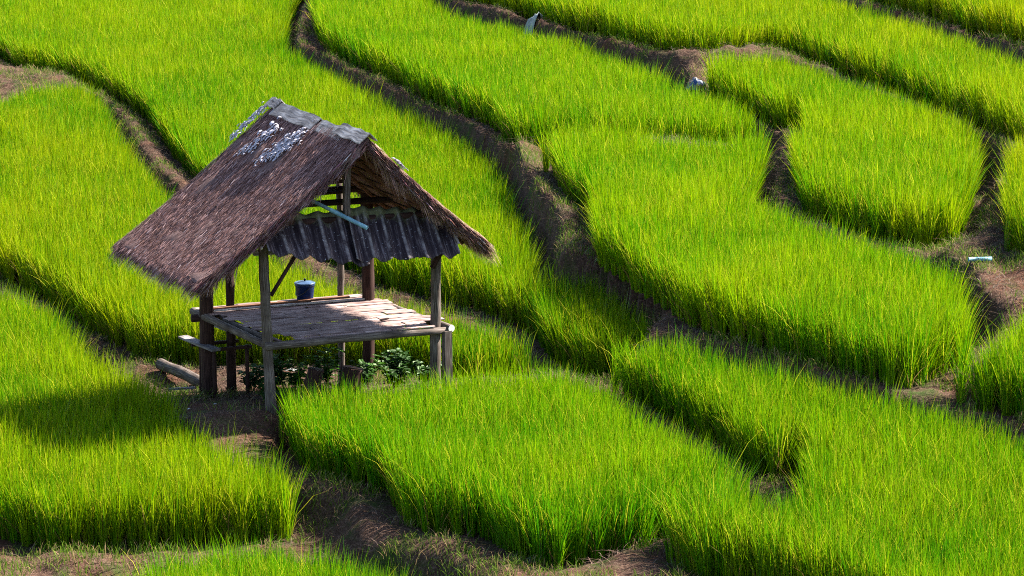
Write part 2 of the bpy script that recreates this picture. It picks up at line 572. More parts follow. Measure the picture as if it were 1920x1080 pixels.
def nearest(poly, x, y):
    best = np.full(x.shape, 1e9); gx = np.zeros(x.shape); gy = np.zeros(x.shape)
    n = len(poly)
    for i in range(n):
        x0, y0 = poly[i]; x1, y1 = poly[(i + 1) % n]
        dx, dy = x1 - x0, y1 - y0
        L = dx * dx + dy * dy
        if L < 1e-9:
            continue
        t = np.clip(((x - x0) * dx + (y - y0) * dy) / L, 0, 1)
        ex, ey = x0 + t * dx - x, y0 + t * dy - y
        d = ex * ex + ey * ey
        k = d < best
        best = np.where(k, d, best); gx = np.where(k, ex, gx); gy = np.where(k, ey, gy)
    return np.sqrt(best), gx, gy


def level(name, y):
    z0, d0, s = FIELDS[name][:3]
    return z0 + s * (np.clip(y, POLY[name][:, 1].min(), POLY[name][:, 1].max()) - d0)


def pad_level(x, y):
    b = ((x - HUT[0]) * HU[1] - (y - HUT[1]) * HU[0]) / (HV[0] * HU[1] - HV[1] * HU[0])
    return np.clip(0.15 * b, -0.36, 0.0) - 0.40 * np.clip(b - 0.15, 0, 1.3)


def terrain(x, y):
    """ground height, distance to the nearest paddy, inside a paddy?"""
    dm = np.full(x.shape, 1e9); ins = np.zeros(x.shape, bool)
    zi = np.zeros(x.shape)
    lv, ds = [], []
    for k, poly in list(POLY.items()) + [('pad', PAD)]:
        z = pad_level(x, y) if k == 'pad' else level(k, y)
        i = inside(poly, x, y)
        d, _, _ = nearest(poly, x, y)
        d = np.where(i, 0, d)
        lv.append(z); ds.append(d)
        if k != 'pad':
            dm = np.minimum(dm, d)
            ins |= i
            zi = np.where(i, z, zi)
        else:
            pd = d
    lv, ds = np.array(lv), np.array(ds)
    w1 = 1 / (ds + 0.05) ** 4
    z1 = (w1 * lv).sum(0) / w1.sum(0)
    w2 = np.exp(2.4 * np.clip(lv - z1, -0.7, 0.7)) / (ds + 0.05) ** 3.5
    sw, sz = w2.sum(0), (w2 * lv).sum(0)
    z = sz / sw
    m = np.clip(dm / 0.35, 0, 1)
    bumpy = (fbm(x, y, 0.9, 3) - 0.5) * 0.28 + (fbm(x, y, 4.0, 4, 5) - 0.5) * 0.17
    bumpy = bumpy * (0.25 + 0.75 * np.clip(pd / 1.2, 0, 1))
    z = np.where(ins, zi - 0.01, z + m * bumpy + 0.05 * m + (0.04 + 0.30 * np.clip((y - 46.5) / 3, 0, 1)) * np.clip((dm - 0.15) / 0.5, 0, 1) * np.clip(pd, 0, 1))
    return z, dm, ins


def terr1(x, y):
    z, _, _ = terrain(np.array([float(x)]), np.array([float(y)]))
    return float(z[0])


# ------------------------------------------------------------------ ground
def build_ground():
    def axis(lo, hi, st, out):
        c = list(np.arange(lo, hi + st / 2, st))
        g = st
        a = []
        x = lo
        while x > -out:
            g *= 1.35; x -= g; a.append(x)
        g = st; x = hi; b = []
        while x < out:
            g *= 1.35; x += g; b.append(x)
        return np.array(a[::-1] + c + b)
    xs = axis(-15, 17, 0.11, 600)
    ys = axis(27, 88, 0.12, 900)
    ys = ys[ys > -60]
    X, Y = np.meshgrid(xs, ys)
    sh = X.shape
    Z, _, _ = terrain(X.ravel(), Y.ravel())
    nx, ny = len(xs), len(ys)
    co = np.column_stack([X.ravel(), Y.ravel(), Z]).astype(np.float32)
    i = np.arange(nx * ny).reshape(ny, nx)
    q = np.stack([i[:-1, :-1], i[:-1, 1:], i[1:, 1:], i[1:, :-1]], -1).reshape(-1, 4)
    me = bpy.data.meshes.new('ground')
    me.vertices.add(len(co)); me.vertices.foreach_set('co', co.ravel())
    me.loops.add(q.size); me.loops.foreach_set('vertex_index', q.ravel().astype(np.int32))
    me.polygons.add(len(q))
    me.polygons.foreach_set('loop_start', np.arange(0, q.size, 4, dtype=np.int32))
    me.polygons.foreach_set('use_smooth', np.ones(len(q), bool))
    me.update(calc_edges=True)
    me.materials.append(M['soil'])
    o = bpy.data.objects.new('ground', me)
    COL.objects.link(o)
    tag(o, 'bare brown earth of the terraces and paths between the paddies', 'ground', kind='structure')


build_ground()


# ------------------------------------------------------------------ blades
def blades(name, base, h, phi, lean, droop, wid, col, mat, yaw=None, lv=(0, 0.38, 0.74, 1.0), ws=(0.65, 1.0, 0.8)):
    n = len(base)
    yaw = rng.random(n) * math.pi if yaw is None else yaw
    dx, dy = np.cos(phi), np.sin(phi)
    wx, wy = np.cos(yaw), np.sin(yaw)
    co = np.empty((n, 7, 3), dtype=np.float32)
    k = 0
    for i, t in enumerate(lv):
        off = lean * h * t ** 1.9
        z = h * (t - droop * t ** 3)
        cx, cy, cz = base[:, 0] + dx * off, base[:, 1] + dy * off, base[:, 2] + z
        if i < 3:
            hw = wid * ws[i] / 2
            co[:, k, 0], co[:, k, 1], co[:, k, 2] = cx - wx * hw, cy - wy * hw, cz
            co[:, k + 1, 0], co[:, k + 1, 1], co[:, k + 1, 2] = cx + wx * hw, cy + wy * hw, cz
            k += 2
        else:
            co[:, 6, 0], co[:, 6, 1], co[:, 6, 2] = cx, cy, cz
    pat = np.array([0, 1, 3, 2, 2, 3, 5, 4, 4, 5, 6], dtype=np.int32)
    li = (pat[None] + 7 * np.arange(n, dtype=np.int32)[:, None]).ravel()
    ls = (np.array([0, 4, 8], dtype=np.int32)[None] + 11 * np.arange(n, dtype=np.int32)[:, None]).ravel()
    me = bpy.data.meshes.new(name)
    org = base.mean(0)
    co -= org.astype(np.float32)
    me.vertices.add(7 * n); me.vertices.foreach_set('co', co.ravel())
    me.loops.add(len(li)); me.loops.foreach_set('vertex_index', li)
    me.polygons.add(3 * n); me.polygons.foreach_set('loop_start', ls)
    a = me.color_attributes.new('tint', 'FLOAT_COLOR', 'POINT')
    c = np.ones((n, 7, 4), dtype=np.float32)
    c[:, :, :3] = col[:, None, :]
    a.data.foreach_set('color', c.ravel())
    me.update(calc_edges=True)
    me.materials.append(mat)
    o = bpy.data.objects.new(name, me)
    COL.objects.link(o)
    o.location = tuple(org)
    return o


def rice(name):
    z0, d0, s, _, label = FIELDS[name]
    poly = POLY[name]
    lo, hi = poly.min(0), poly.max(0)
    dref = np.median(poly[:, 1])
    sp = 0.118 + 0.045 * np.clip((dref - 40) / 22, 0, 1)
    gx, gy = np.meshgrid(np.arange(lo[0], hi[0], sp), np.arange(lo[1], hi[1], sp))
    x = gx.ravel() + rng.uniform(-.42, .42, gx.size) * sp
    y = gy.ravel() + rng.uniform(-.42, .42, gx.size) * sp
    # keep what the photograph's frame (plus a margin) can hold
    k = inside(poly, x, y) & (np.abs(x) < y * 0.1875 + 2.2)
    x, y = x[k], y[k]
    d, ex, ey = nearest(poly, x, y)
    k = d > 0.03
    x, y, d, ex, ey = x[k], y[k], d[k], ex[k], ey[k]
    m = len(x)
    nb = np.where(d < 0.45, 38, 23)          # the outer rows keep their lower leaves
    X = np.repeat(x, nb); Y = np.repeat(y, nb)
    n = len(X)
    order = np.arange(n) - np.repeat(np.cumsum(nb) - nb, nb)
    lower = order >= 23
    ang = rng.random(n) * 2 * math.pi
    r = 0.045 * np.sqrt(rng.random(n))
    bx, by = X + np.cos(ang) * r, Y + np.sin(ang) * r
    bz = level(name, by) - 0.03
    hill = np.repeat(rng.normal(1, 0.07, m), nb)
    low = fbm(X, Y, 0.55, 3, 3.0)
    H = (0.78 + 0.30 * rng.random(n)) * hill * (0.90 + 0.20 * low)
    H[lower] *= rng.uniform(0.45, 0.72, lower.sum())
    phi = ang + rng.normal(0, 0.7, n)
    lean = np.abs(rng.normal(0.10, 0.10, n))
    droop = np.abs(rng.normal(0.0, 0.06, n))
    # outward lean near the edge
    D = np.repeat(d, nb)
    lean[lower] += 0.12
    oph = np.arctan2(np.repeat(ey, nb), np.repeat(ex, nb))
    e = np.exp(-(D / 0.16) ** 2)
    vx = np.cos(phi) * lean + np.cos(oph) * e * 0.12
    vy = np.sin(phi) * lean + np.sin(oph) * e * 0.12
    phi, lean = np.arctan2(vy, vx), np.hypot(vx, vy)
    wid = rng.uniform(0.007, 0.0115, n) * (1 + 0.45 * np.clip((Y - 38) / 30, 0, 1))
    # tint: green to yellow green, ripening heads, a few dry leaves
    q = np.clip(rng.normal(0.42, 0.24, n) + (low - 0.5) * 0.8 + np.repeat(rng.normal(0, 0.10, m), nb), 0, 1)
    g0, g1 = np.array([0.032, 0.145, 0.001]), np.array([0.200, 0.272, 0.0012])
    col = g0 + (g1 - g0) * q[:, None]
    col *= rng.uniform(0.7, 1.2, n)[:, None] * np.array([random.uniform(0.85, 1.2), random.uniform(0.94, 1.04), 1.0])
    head = (rng.random(n) < 0.19 - 0.11 * np.exp(-(D / 0.3) ** 2)) & ~lower
    col[head] = np.array([0.31, 0.31, 0.015]) * rng.uniform(0.75, 1.15, head.sum())[:, None]
    H[head] *= rng.uniform(0.98, 1.12, head.sum())
    lean[head] += rng.uniform(0.05, 0.22, head.sum())
    droop[head] += rng.uniform(0.05, 0.20, head.sum())
    wid[head] *= 0.8
    stray = (D < 0.14) & (rng.random(n) < 0.035)
    H[stray] *= rng.uniform(1.08, 1.28, stray.sum()); lean[stray] += 0.1
    dry = rng.random(n) < (0.015 + 0.05 * np.exp(-(D / 0.12) ** 2))
    col[dry] = np.array([0.16, 0.10, 0.035]) * rng.uniform(0.5, 1.1, dry.sum())[:, None]
    H[dry] *= rng.uniform(0.3, 0.75, dry.sum())
    lean[dry] += 0.35
    o = blades('rice', np.column_stack([bx, by, bz]), H, phi, lean, droop, wid, col, M['rice'])
    tag(o, label, 'rice', kind='stuff')
    return n


tot = sum(rice(k) for k in FIELDS)
print('rice blades', tot)


def path_cover():
    n = 420000
    y = rng.uniform(29, 76, n)
    x = rng.uniform(-1, 1, n) * (y * 0.1875 + 1.5)
    z, dm, ins = terrain(x, y)
    hx = x - HUT[0]; hy = y - HUT[1]
    k = (~ins) & (dm < 2.6)
    x, y, z, dm = x[k], y[k], z[k], dm[k]
    # keep the trodden floor in front of the hut bare
    a = ((x - HUT[0]) * HV[1] - (y - HUT[1]) * HV[0]) / (HU[0] * HV[1] - HU[1] * HV[0])
    b = ((x - HUT[0]) * HU[1] - (y - HUT[1]) * HU[0]) / (HV[0] * HU[1] - HV[1] * HU[0])
    bare = (a > -1.8) & (a < 0.25) & (b > -1.6) & (b < 1.8)
    msk = fbm(x, y, 1.1, 4, 8.0)
    g = (msk > 0.49) & ~(bare & (rng.random(len(x)) < 0.85))
    n = g.sum()
    q = rng.random(n)
    col = np.array([0.035, 0.085, 0.006]) + q[:, None] * np.array([0.06, 0.06, 0.008])
    dd = rng.random(n) < 0.25
    col[dd] = np.array([0.20, 0.14, 0.07])
    o = blades('short_grass', np.column_stack([x[g], y[g], z[g] - 0.01]), rng.uniform(0.05, 0.21, n),
               rng.random(n) * 6.28, rng.uniform(0.1, 0.9, n), rng.uniform(0, 0.3, n), rng.uniform(0.006, 0.011, n), col, M['rice'])
    tag(o, 'short green grass growing in patches on the earth paths', 'grass', kind='stuff')
    s = (msk < 0.60) & ((y > 38) | (rng.random(len(x)) < 0.22)) & ~(bare & (rng.random(len(x)) < 0.97)) & (rng.random(len(x)) < 0.8)
    n = s.sum()
    q = rng.random(n)
    col = np.array([0.038, 0.023, 0.019]) + (q ** 3)[:, None] * np.array([0.15, 0.10, 0.08])
    o = blades('dry_straw', np.column_stack([x[s], y[s], z[s] + 0.003]), rng.uniform(0.04, 0.12, n),
               rng.random(n) * 6.28, rng.uniform(0.8, 3.5, n), rng.uniform(0.2, 0.9, n), rng.uniform(0.005, 0.010, n), col, M['straw'])
    tag(o, 'withered brown straw and dead weeds covering the earth paths', 'dry grass', kind='stuff')


path_cover()

# ------------------------------------------------------------------ hut
hut = empty('field_hut', HUT)
tag(hut, 'open thatched hut on wooden posts with a bamboo platform, standing among the paddies', 'hut')


def post(a, b, zt, r, mat, zb=None, da=0.0, db=0.0, label=None, r1=None):
    p = hp(a, b, 0)
    zb = terr1(p[0], p[1]) - 0.25 if zb is None else zb
    o = MB().log(hp(a, b, zb), hp(a + da, b + db, zt), r, r1 or r * 0.9, 14, 14, 0.010, 0.02).build('post', mat, hut, True)
    if label:
        o['label'] = label
    return o


post(0.02, 0.0, 2.68, 0.078, M['post'], da=-0.09, label='grey weathered front post left of the tin awning')
post(2.64, -0.12, 2.45, 0.082, M['post'], da=0.02)
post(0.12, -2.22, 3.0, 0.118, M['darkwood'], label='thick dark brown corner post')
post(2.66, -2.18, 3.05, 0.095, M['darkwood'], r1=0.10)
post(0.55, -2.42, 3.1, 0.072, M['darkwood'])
post(2.36, -2.45, 3.0, 0.055, M['post'])
# short prop strapped to the front right post
pz = terr1(*hp(2.72, -0.02, 0)[:2]) - 0.2
MB().box(hp(2.77, 0.00, pz), hp(2.76, 0.00, 0.97), 0.13, 0.10, up=HV).build('prop', M['post'], hut, bevel=0.008)

# floor frame
MB().log(hp(-0.10, 0.10, 0.985), hp(2.79, -0.02, 0.965), 0.062, 0.055, 12, 10, 0.006, 0.015).build('floor_beam', M['post'], hut, True)
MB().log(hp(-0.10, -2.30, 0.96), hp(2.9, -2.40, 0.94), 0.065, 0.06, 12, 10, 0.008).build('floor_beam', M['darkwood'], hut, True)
for a0, a1 in ((0.07, -0.07), (2.78, 2.82)):
    MB().log(hp(a0, -2.62, 1.0), hp(a1, 0.03, 1.0), 0.062, 0.055, 12, 10, 0.006).build('floor_beam', M['post'], hut, True)
e0 = hp(2.82, 0.03, 1.0)
MB().log(e0 + HV * 0.001, e0 + HV * 0.006, 0.054, 0.054, 14, 2, 0.0).build('sawn_end', M['cutwood'], hut)
for a in (0.28, 0.9, 1.5, 2.1):
    MB().log(hp(a, -2.55, 0.985), hp(a - 0.05, -0.05, 0.985), 0.032, 0.03, 8, 6, 0.005).build('joist', M['bamboo'], hut, True)
MB().log(hp(0.22, -1.9, 0.975), hp(0.05, -0.13, 1.03), 0.05, 0.045, 10, 6, 0.005).build('joist', M['post'], hut, True)


# platform: split bamboo slats, staggered joints
fl = MB()
b = -2.62
row = 0
while b < -0.02:
    wd = random.uniform(0.12, 0.22)
    if b + wd > 0.03:
        wd = 0.03 - b
    k = (b + 2.6) / 2.6
    a0 = 0.10 + 0.16 * k + random.uniform(-0.07, 0.10)
    a1 = 2.86 + random.uniform(-0.14, 0.06)
    if k > 0.80:
        a1 = 2.62 - random.uniform(0, 0.1); a0 = 0.35 + random.uniform(0, 0.1)
    if 0.66 < k < 0.80:
        a1 = 2.98
    cuts = sorted(random.uniform(a0 + 0.3, a1 - 0.3) for _ in range(random.choice((1, 2, 2, 3))))
    seq = [a0] + cuts + [a1]
    for s0, s1 in zip(seq[:-1], seq[1:]):
        if s1 - s0 < 0.12:
            continue
        z = 1.052 + random.uniform(-0.006, 0.010)
        # slightly cupped slat: three strips across
        n = 12
        vs, us, fs = [], [], []
        ro = random.random() * 7
        jj = random.uniform(-0.012, 0.012)
        for i in range(n):
            q = i / (n - 1)
            a = s0 + 0.004 + (s1 - s0 - 0.008) * q
            node = 0.004 if (i % 4 == 1) else 0.0
            for c, zz in ((0.003, -0.003), (0.33, 0.005), (0.67, 0.004), (0.997, -0.004)):
                P = hp(a, b + jj * q + 0.006 + (wd - 0.010) * c, z + zz + node + random.uniform(-0.001, 0.001))
                vs.append(P); us.append((ro + c * wd, ro + a))
        m4 = len(vs)
        for p_ in list(vs):
            vs.append(p_ - np.array([0, 0, 0.013]))
        us += us
        for i in range(n - 1):
            for j in range(3):
                x0 = i * 4 + j
                fs.append((x0, x0 + 1, x0 + 5, x0 + 4))
                fs.append((m4 + x0 + 4, m4 + x0 + 5, m4 + x0 + 1, m4 + x0))
            for j in (0, 3):
                x0 = i * 4 + j
                fs.append((x0 + 4, m4 + x0 + 4, m4 + x0, x0) if j == 0 else (x0, m4 + x0, m4 + x0 + 4, x0 + 4))
        for i in (0, n - 1):
            for j in range(3):
                x0 = i * 4 + j
                fs.append((x0, m4 + x0, m4 + x0 + 1, x0 + 1))
        fl.add(vs, fs, us)
    b += wd
    row += 1
fl.build('platform_floor', M['bamboo'], hut)

# upper frame
MB().box(hp(-0.2, -0.02, 2.36), hp(3.12, -0.05, 2.33), 0.05, 0.075).build('wall_plate', M['plank'], hut, bevel=0.006)
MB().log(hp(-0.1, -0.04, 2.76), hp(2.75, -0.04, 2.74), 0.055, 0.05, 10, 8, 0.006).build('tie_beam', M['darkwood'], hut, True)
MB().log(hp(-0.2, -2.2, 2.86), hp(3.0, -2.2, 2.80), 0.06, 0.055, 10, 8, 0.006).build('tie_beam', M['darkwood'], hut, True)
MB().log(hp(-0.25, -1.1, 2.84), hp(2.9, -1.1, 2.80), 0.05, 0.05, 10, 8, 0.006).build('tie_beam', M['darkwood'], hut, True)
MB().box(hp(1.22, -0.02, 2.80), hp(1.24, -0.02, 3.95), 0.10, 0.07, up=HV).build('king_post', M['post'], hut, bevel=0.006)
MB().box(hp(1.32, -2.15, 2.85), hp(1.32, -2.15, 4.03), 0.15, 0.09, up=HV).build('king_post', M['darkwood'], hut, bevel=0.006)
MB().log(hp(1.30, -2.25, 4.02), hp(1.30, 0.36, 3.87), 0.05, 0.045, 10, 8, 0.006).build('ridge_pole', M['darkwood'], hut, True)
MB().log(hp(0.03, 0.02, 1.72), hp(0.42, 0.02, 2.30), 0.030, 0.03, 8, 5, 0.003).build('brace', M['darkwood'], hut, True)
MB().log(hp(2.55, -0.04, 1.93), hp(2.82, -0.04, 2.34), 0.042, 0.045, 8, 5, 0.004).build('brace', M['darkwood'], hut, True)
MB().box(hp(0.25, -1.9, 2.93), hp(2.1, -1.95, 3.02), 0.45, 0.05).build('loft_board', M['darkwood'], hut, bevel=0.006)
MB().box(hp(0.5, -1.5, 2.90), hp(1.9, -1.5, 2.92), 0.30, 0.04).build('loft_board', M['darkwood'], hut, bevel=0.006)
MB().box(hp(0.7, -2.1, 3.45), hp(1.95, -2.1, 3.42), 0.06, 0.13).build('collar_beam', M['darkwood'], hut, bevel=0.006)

# roof geometry in (a, b): ridge at a = 1.3
RB0, RB1 = -2.30, 0.42


def ridge_z(b):
    return 3.98 + (0.42 - b) * 0.062


def roof_pt(side, s, b, off=0.0):
    """s 0 at the ridge .. 1 at the eave"""
    if side < 0:
        ae, ze = -1.24, 2.02 + (0.42 - b) * 0.045
    else:
        ae, ze = 3.16, 2.32 + (0.42 - b) * 0.03
    rz = ridge_z(b)
    a = 1.3 + (ae - 1.3) * s
    sag = -0.06 * math.sin(s * math.pi)
    z = rz + (ze - rz) * s + sag
    nrm = np.array([(rz - ze), abs(ae - 1.3)])
    nrm /= np.linalg.norm(nrm)
    return hp(a + (1 if side > 0 else -1) * nrm[0] * off, b, z + nrm[1] * off)


STRAW = [(0.215, 0.122, 0.112), (0.31, 0.185, 0.175), (0.12, 0.063, 0.056), (0.42, 0.29, 0.28), (0.22, 0.125, 0.10), (0.52, 0.43, 0.45)]
WTS = [0.33, 0.26, 0.24, 0.08, 0.08, 0.012]


def thatch_slope(side, label):
    mb = MB()
    ns, nbb = 44, 40
    nrm_j = {}
    vs, us = [], []
    for lay in (0, 1):
        for i in range(ns + 1):
            for j in range(nbb + 1):
                s, bb = i / ns, RB0 + (RB1 - RB0) * j / nbb
                ed = 0.0
                bj = bb
                if j in (0, nbb):
                    bj = bb + (random.uniform(-0.04, 0.05))
                if i == ns:
                    s = 1 + random.uniform(-0.03, 0.02)
                off = (0.03 + 0.050 * (fbm(np.array([s * 7.0]), np.array([bb * 3.0]), 1.0, 3)[0] - 0.5) * 2) if lay == 0 else -0.09
                vs.append(roof_pt(side, s, bj, off)); us.append((bb, s * 3.0))
    k = (ns + 1) * (nbb + 1)
    fs = []
    W = nbb + 1
    for i in range(ns):
        for j in range(nbb):
            q = (i * W + j, i * W + j + 1, (i + 1) * W + j + 1, (i + 1) * W + j)
            fs.append(q); fs.append(tuple(k + x for x in q[::-1]))
    for i in range(ns):
        for j in (0, nbb):
            fs.append((i * W + j, (i + 1) * W + j, k + (i + 1) * W + j, k + i * W + j))
    for j in range(nbb):
        for i in (0, ns):
            fs.append((i * W + j, i * W + j + 1, k + i * W + j + 1, k + i * W + j))
    mb.add(vs, fs, us)
    o = mb.build('thatch_slope', M['thatch'], hut, True)
    if label:
        o['label'] = label
    # loose straws over the slope and hanging from the edges
    sb = MB()

    def straw(P, d, L, w_, hang, col):
        d = d / np.linalg.norm(d)
        sd_ = np.cross(d, np.array([random.uniform(-.4, .4), random.uniform(-.4, .4), 1.0]))
        sd_ /= np.linalg.norm(sd_)
        p0, p1 = P, P + d * L * 0.55 - np.array([0, 0, hang * L * 0.25])
        p2 = P + d * L - np.array([0, 0, hang * L])
        sb.add([p0 - sd_ * w_ / 2, p0 + sd_ * w_ / 2, p1 + sd_ * w_ / 2, p1 - sd_ * w_ / 2, p2],
               [(0, 1, 2, 3), (3, 2, 4)], None, col)

    def pick():
        c = random.choices(STRAW, WTS)[0]
        f = random.uniform(0.75, 1.3)
        return tuple(x * f for x in c)
    cnt = 42000 if side < 0 else 7000
    for _ in range(cnt):
        s = random.random() ** 0.85
        bb = random.uniform(RB0 - 0.02, RB1 + 0.02)
        P = roof_pt(side, s, bb, 0.035 + random.uniform(-0.01, 0.02))
        d = roof_pt(side, s + 0.1, bb) - roof_pt(side, s, bb)
        L = random.uniform(0.08, 0.24)
        if s + L / 3.2 > 1.01:
            L *= 0.6
        d = d / np.linalg.norm(d) + HV * random.gauss(0, 0.2) + np.array([0, 0, random.uniform(0.0, 0.10)])
        straw(P, d, L, random.uniform(0.004, 0.008), 0.12, pick())
    for _ in range(2600):                           # eave fringe
        bb = random.uniform(RB0, RB1)
        P = roof_pt(side, random.uniform(0.93, 1.0), bb, random.uniform(-0.08, 0.04))
        d = roof_pt(side, 1.0, bb) - roof_pt(side, 0.9, bb)
        d = d / np.linalg.norm(d) + HV * random.gauss(0, 0.2)
        L = random.uniform(0.08, 0.26) * (0.7 + 0.6 * vnoise(np.array([bb * 5.0]), np.array([side * 3.0]), 1.0)[0])
        straw(P, d, L, random.uniform(0.006, 0.013), 0.25, pick())
    for _ in range(3000 if side > 0 else 2000):     # gable fringe, ragged
        s = random.random() ** 0.8
        far = random.random() < 0.25
        bb = RB0 if far else RB1
        P = roof_pt(side, s, bb - (0.04 if not far else -0.04), random.uniform(-0.09, 0.05))
        d = roof_pt(side, s + 0.1, bb) - roof_pt(side, s, bb)
        cl = vnoise(np.array([s * 14.0]), np.array([side * 5.0 + far]), 1.0)[0]
        d = d / np.linalg.norm(d) * random.uniform(0.4, 1.0) + HV * random.uniform(-0.05, 0.30) * (-1 if far else 1) \
            - np.array([0, 0, random.uniform(0.1, 1.0) * (0.4 + cl)])
        L = random.uniform(0.10, 0.42) * (0.35 + 1.2 * cl) * (0.75 if side > 0 else 0.6)
        c = pick()
        if random.random() < 0.4:
            c = tuple(np.array((0.30, 0.20, 0.125)) * random.uniform(0.5, 1.2))
        straw(P, d, L, random.uniform(0.006, 0.013), 0.3, c)
    for _ in range(2600):                           # straw ends covering the cut near edge
        s = random.random()
        P = roof_pt(side, s, RB1 + random.uniform(-0.01, 0.05), random.uniform(-0.10, 0.05))
        d = roof_pt(side, s + 0.1, RB1) - roof_pt(side, s, RB1)
        d = d / np.linalg.norm(d) + HV * random.gauss(0.05, 0.12) + np.array([0, 0, random.uniform(-0.25, 0.1)])
        c = pick()
        straw(P, d, random.uniform(0.08, 0.24), random.uniform(0.005, 0.010), 0.12, tuple(x * random.uniform(0.7, 1.1) for x in c))
    if side > 0:                                    # long bunch at the low corner of the right slope
        for _ in range(900):
            P = roof_pt(1, random.uniform(0.86, 1.0), random.uniform(RB1 - 0.5, RB1 + 0.03), random.uniform(-0.08, 0.04))
            d = roof_pt(1, 1.0, 0.3) - roof_pt(1, 0.9, 0.3)
            d = d / np.linalg.norm(d) + HV * random.gauss(0.05, 0.16) - np.array([0, 0, random.uniform(0, 0.5)])
            straw(P, d, random.uniform(0.15, 0.42), random.uniform(0.006, 0.012), 0.2,
                  tuple(np.array((0.24, 0.165, 0.115)) * random.uniform(0.4, 1.2)))
    f = sb.build('straw_cover', M['straw'], o, tint=True)
    return o


thatch_slope(-1, 'broad thatched slope facing left, weathered purple brown')
thatch_slope(1, 'thatched slope facing right with a ragged edge')

# rafters and battens under the slopes
for bb in (0.02, -0.45, -1.1, -1.75, -2.2):
    for sgn in (-1, 1):
        MB().log(roof_pt(sgn, 0.02, bb, -0.145), roof_pt(sgn, 0.97, bb, -0.135), 0.036, 0.032, 8, 6, 0.004).build('rafter', M['redwood'], hut, True)
for sgn in (-1, 1):
    for s in (0.10, 0.22, 0.34, 0.46, 0.58, 0.70, 0.82, 0.94):
        MB().log(roof_pt(sgn, s, RB0 + 0.05, -0.105), roof_pt(sgn, s, RB1 - 0.16, -0.105), 0.016, 0.014, 6, 4, 0.003).build('batten', M['redwood'], hut, True)

# ridge boards (three grey planks lapped along the ridge, bent over it)
def ridge_board(b0, b1, lift, wl, wr, label=None):
    mb = MB()
    for sgn, wd in ((-1, wl), (1, wr)):
        vs, us, fs = [], [], []
        n = 7
        ro = random.random() * 5
        for th in (0.0, 0.018):
            for i in range(n):
                bb = b0 + (b1 - b0) * i / (n - 1)
                for s in (0.0, wd):
                    P = roof_pt(sgn, s, bb, 0.0)
                    P = P + np.array([0, 0, lift + 0.055 + th + 0.012 * math.sin(i * 2.1 + b0)])
                    vs.append(P); us.append((ro + s * 2, ro + bb))
        k = 2 * n
        for i in range(n - 1):
            x = 2 * i
            fs += [(k + x, k + x + 1, k + x + 3, k + x + 2), (x + 2, x + 3, x + 1, x),
                   (x + 1, x + 3, k + x + 3, k + x + 1), (x + 2, x, k + x, k + x + 2)]
        for x in (0, 2 * (n - 1)):
            fs.append((x, x + 1, k + x + 1, k + x))
        mb.add(vs, fs, us)
    o = mb.build('ridge_board', M['greywood'], hut)
    if label:
        o['label'] = label


ridge_board(-2.42, -2.12, 0.050, 0.05, 0.04, 'small grey board at the far end of the ridge')
ridge_board(-2.16, -0.90, 0.012, 0.072, 0.05, 'long grey ridge board')
ridge_board(-0.86, -0.05, -0.012, 0.066, 0.06)
ridge_board(-0.24, 0.54, 0.055, 0.062, 0.06, 'pale ridge board lying crooked at the near end')


# pale flaking patches of old covering on the left slope
def patch(side, pts, n, label, smear=0.05):
    mb = MB()
    for _ in range(n):
        s, bb = random.choice(pts)
        s += random.gauss(0, smear * 0.55); bb += random.gauss(0, smear * 1.5)
        P = roof_pt(side, s, bb, 0.060 + random.uniform(0, 0.03))
        d = roof_pt(side, s + 0.1, bb) - roof_pt(side, s, bb)
        d = d / np.linalg.norm(d) + HV * random.gauss(0, 0.25) + np.array([0, 0, random.uniform(-0.1, 0.25)])
        d /= np.linalg.norm(d)
        sv = HV + np.array([0, 0, random.gauss(0, 0.3)])
        L, Wd = random.uniform(0.04, 0.12), random.uniform(0.016, 0.045)
        n3 = 4
        vs = []
        for i in range(n3):
            q = i / (n3 - 1)
            c = P + d * L * q + np.array([0, 0, 0.02 * math.sin(q * 3)])
            ww = Wd * (0.6 + 0.5 * math.sin(q * 2.8) + random.uniform(-.15, .15))
            vs += [c - sv * ww / 2, c + sv * ww / 2 + np.array([0, 0, random.uniform(-.008, .012)])]
        fs = [(2 * i, 2 * i + 1, 2 * i + 3, 2 * i + 2) for i in range(n3 - 1)]
        mb.add(vs, fs)
    o = mb.build('flaking_patch', M['flake'], hut, solid=0.004)
    o['label'] = label


patch(-1, [(0.13, -1.62), (0.17, -1.66), (0.22, -1.70), (0.27, -1.80)], 95, 'narrow pale flaking patch near the ridge')
patch(-1, [(0.11, -0.95), (0.14, -1.0), (0.17, -1.05), (0.21, -1.12), (0.25, -1.18), (0.2, -0.98), (0.16, -0.88)], 190, 'larger pale flaking patch below the ridge boards')
patch(-1, [(0.10, -2.36), (0.16, -2.38), (0.22, -2.38), (0.05, -2.36)], 90, 'pale flakes along the far gable edge', 0.03)
patch(1, [(0.20, 0.42), (0.22, 0.43), (0.24, 0.42)], 26, 'small white flakes on the near gable edge', 0.02)


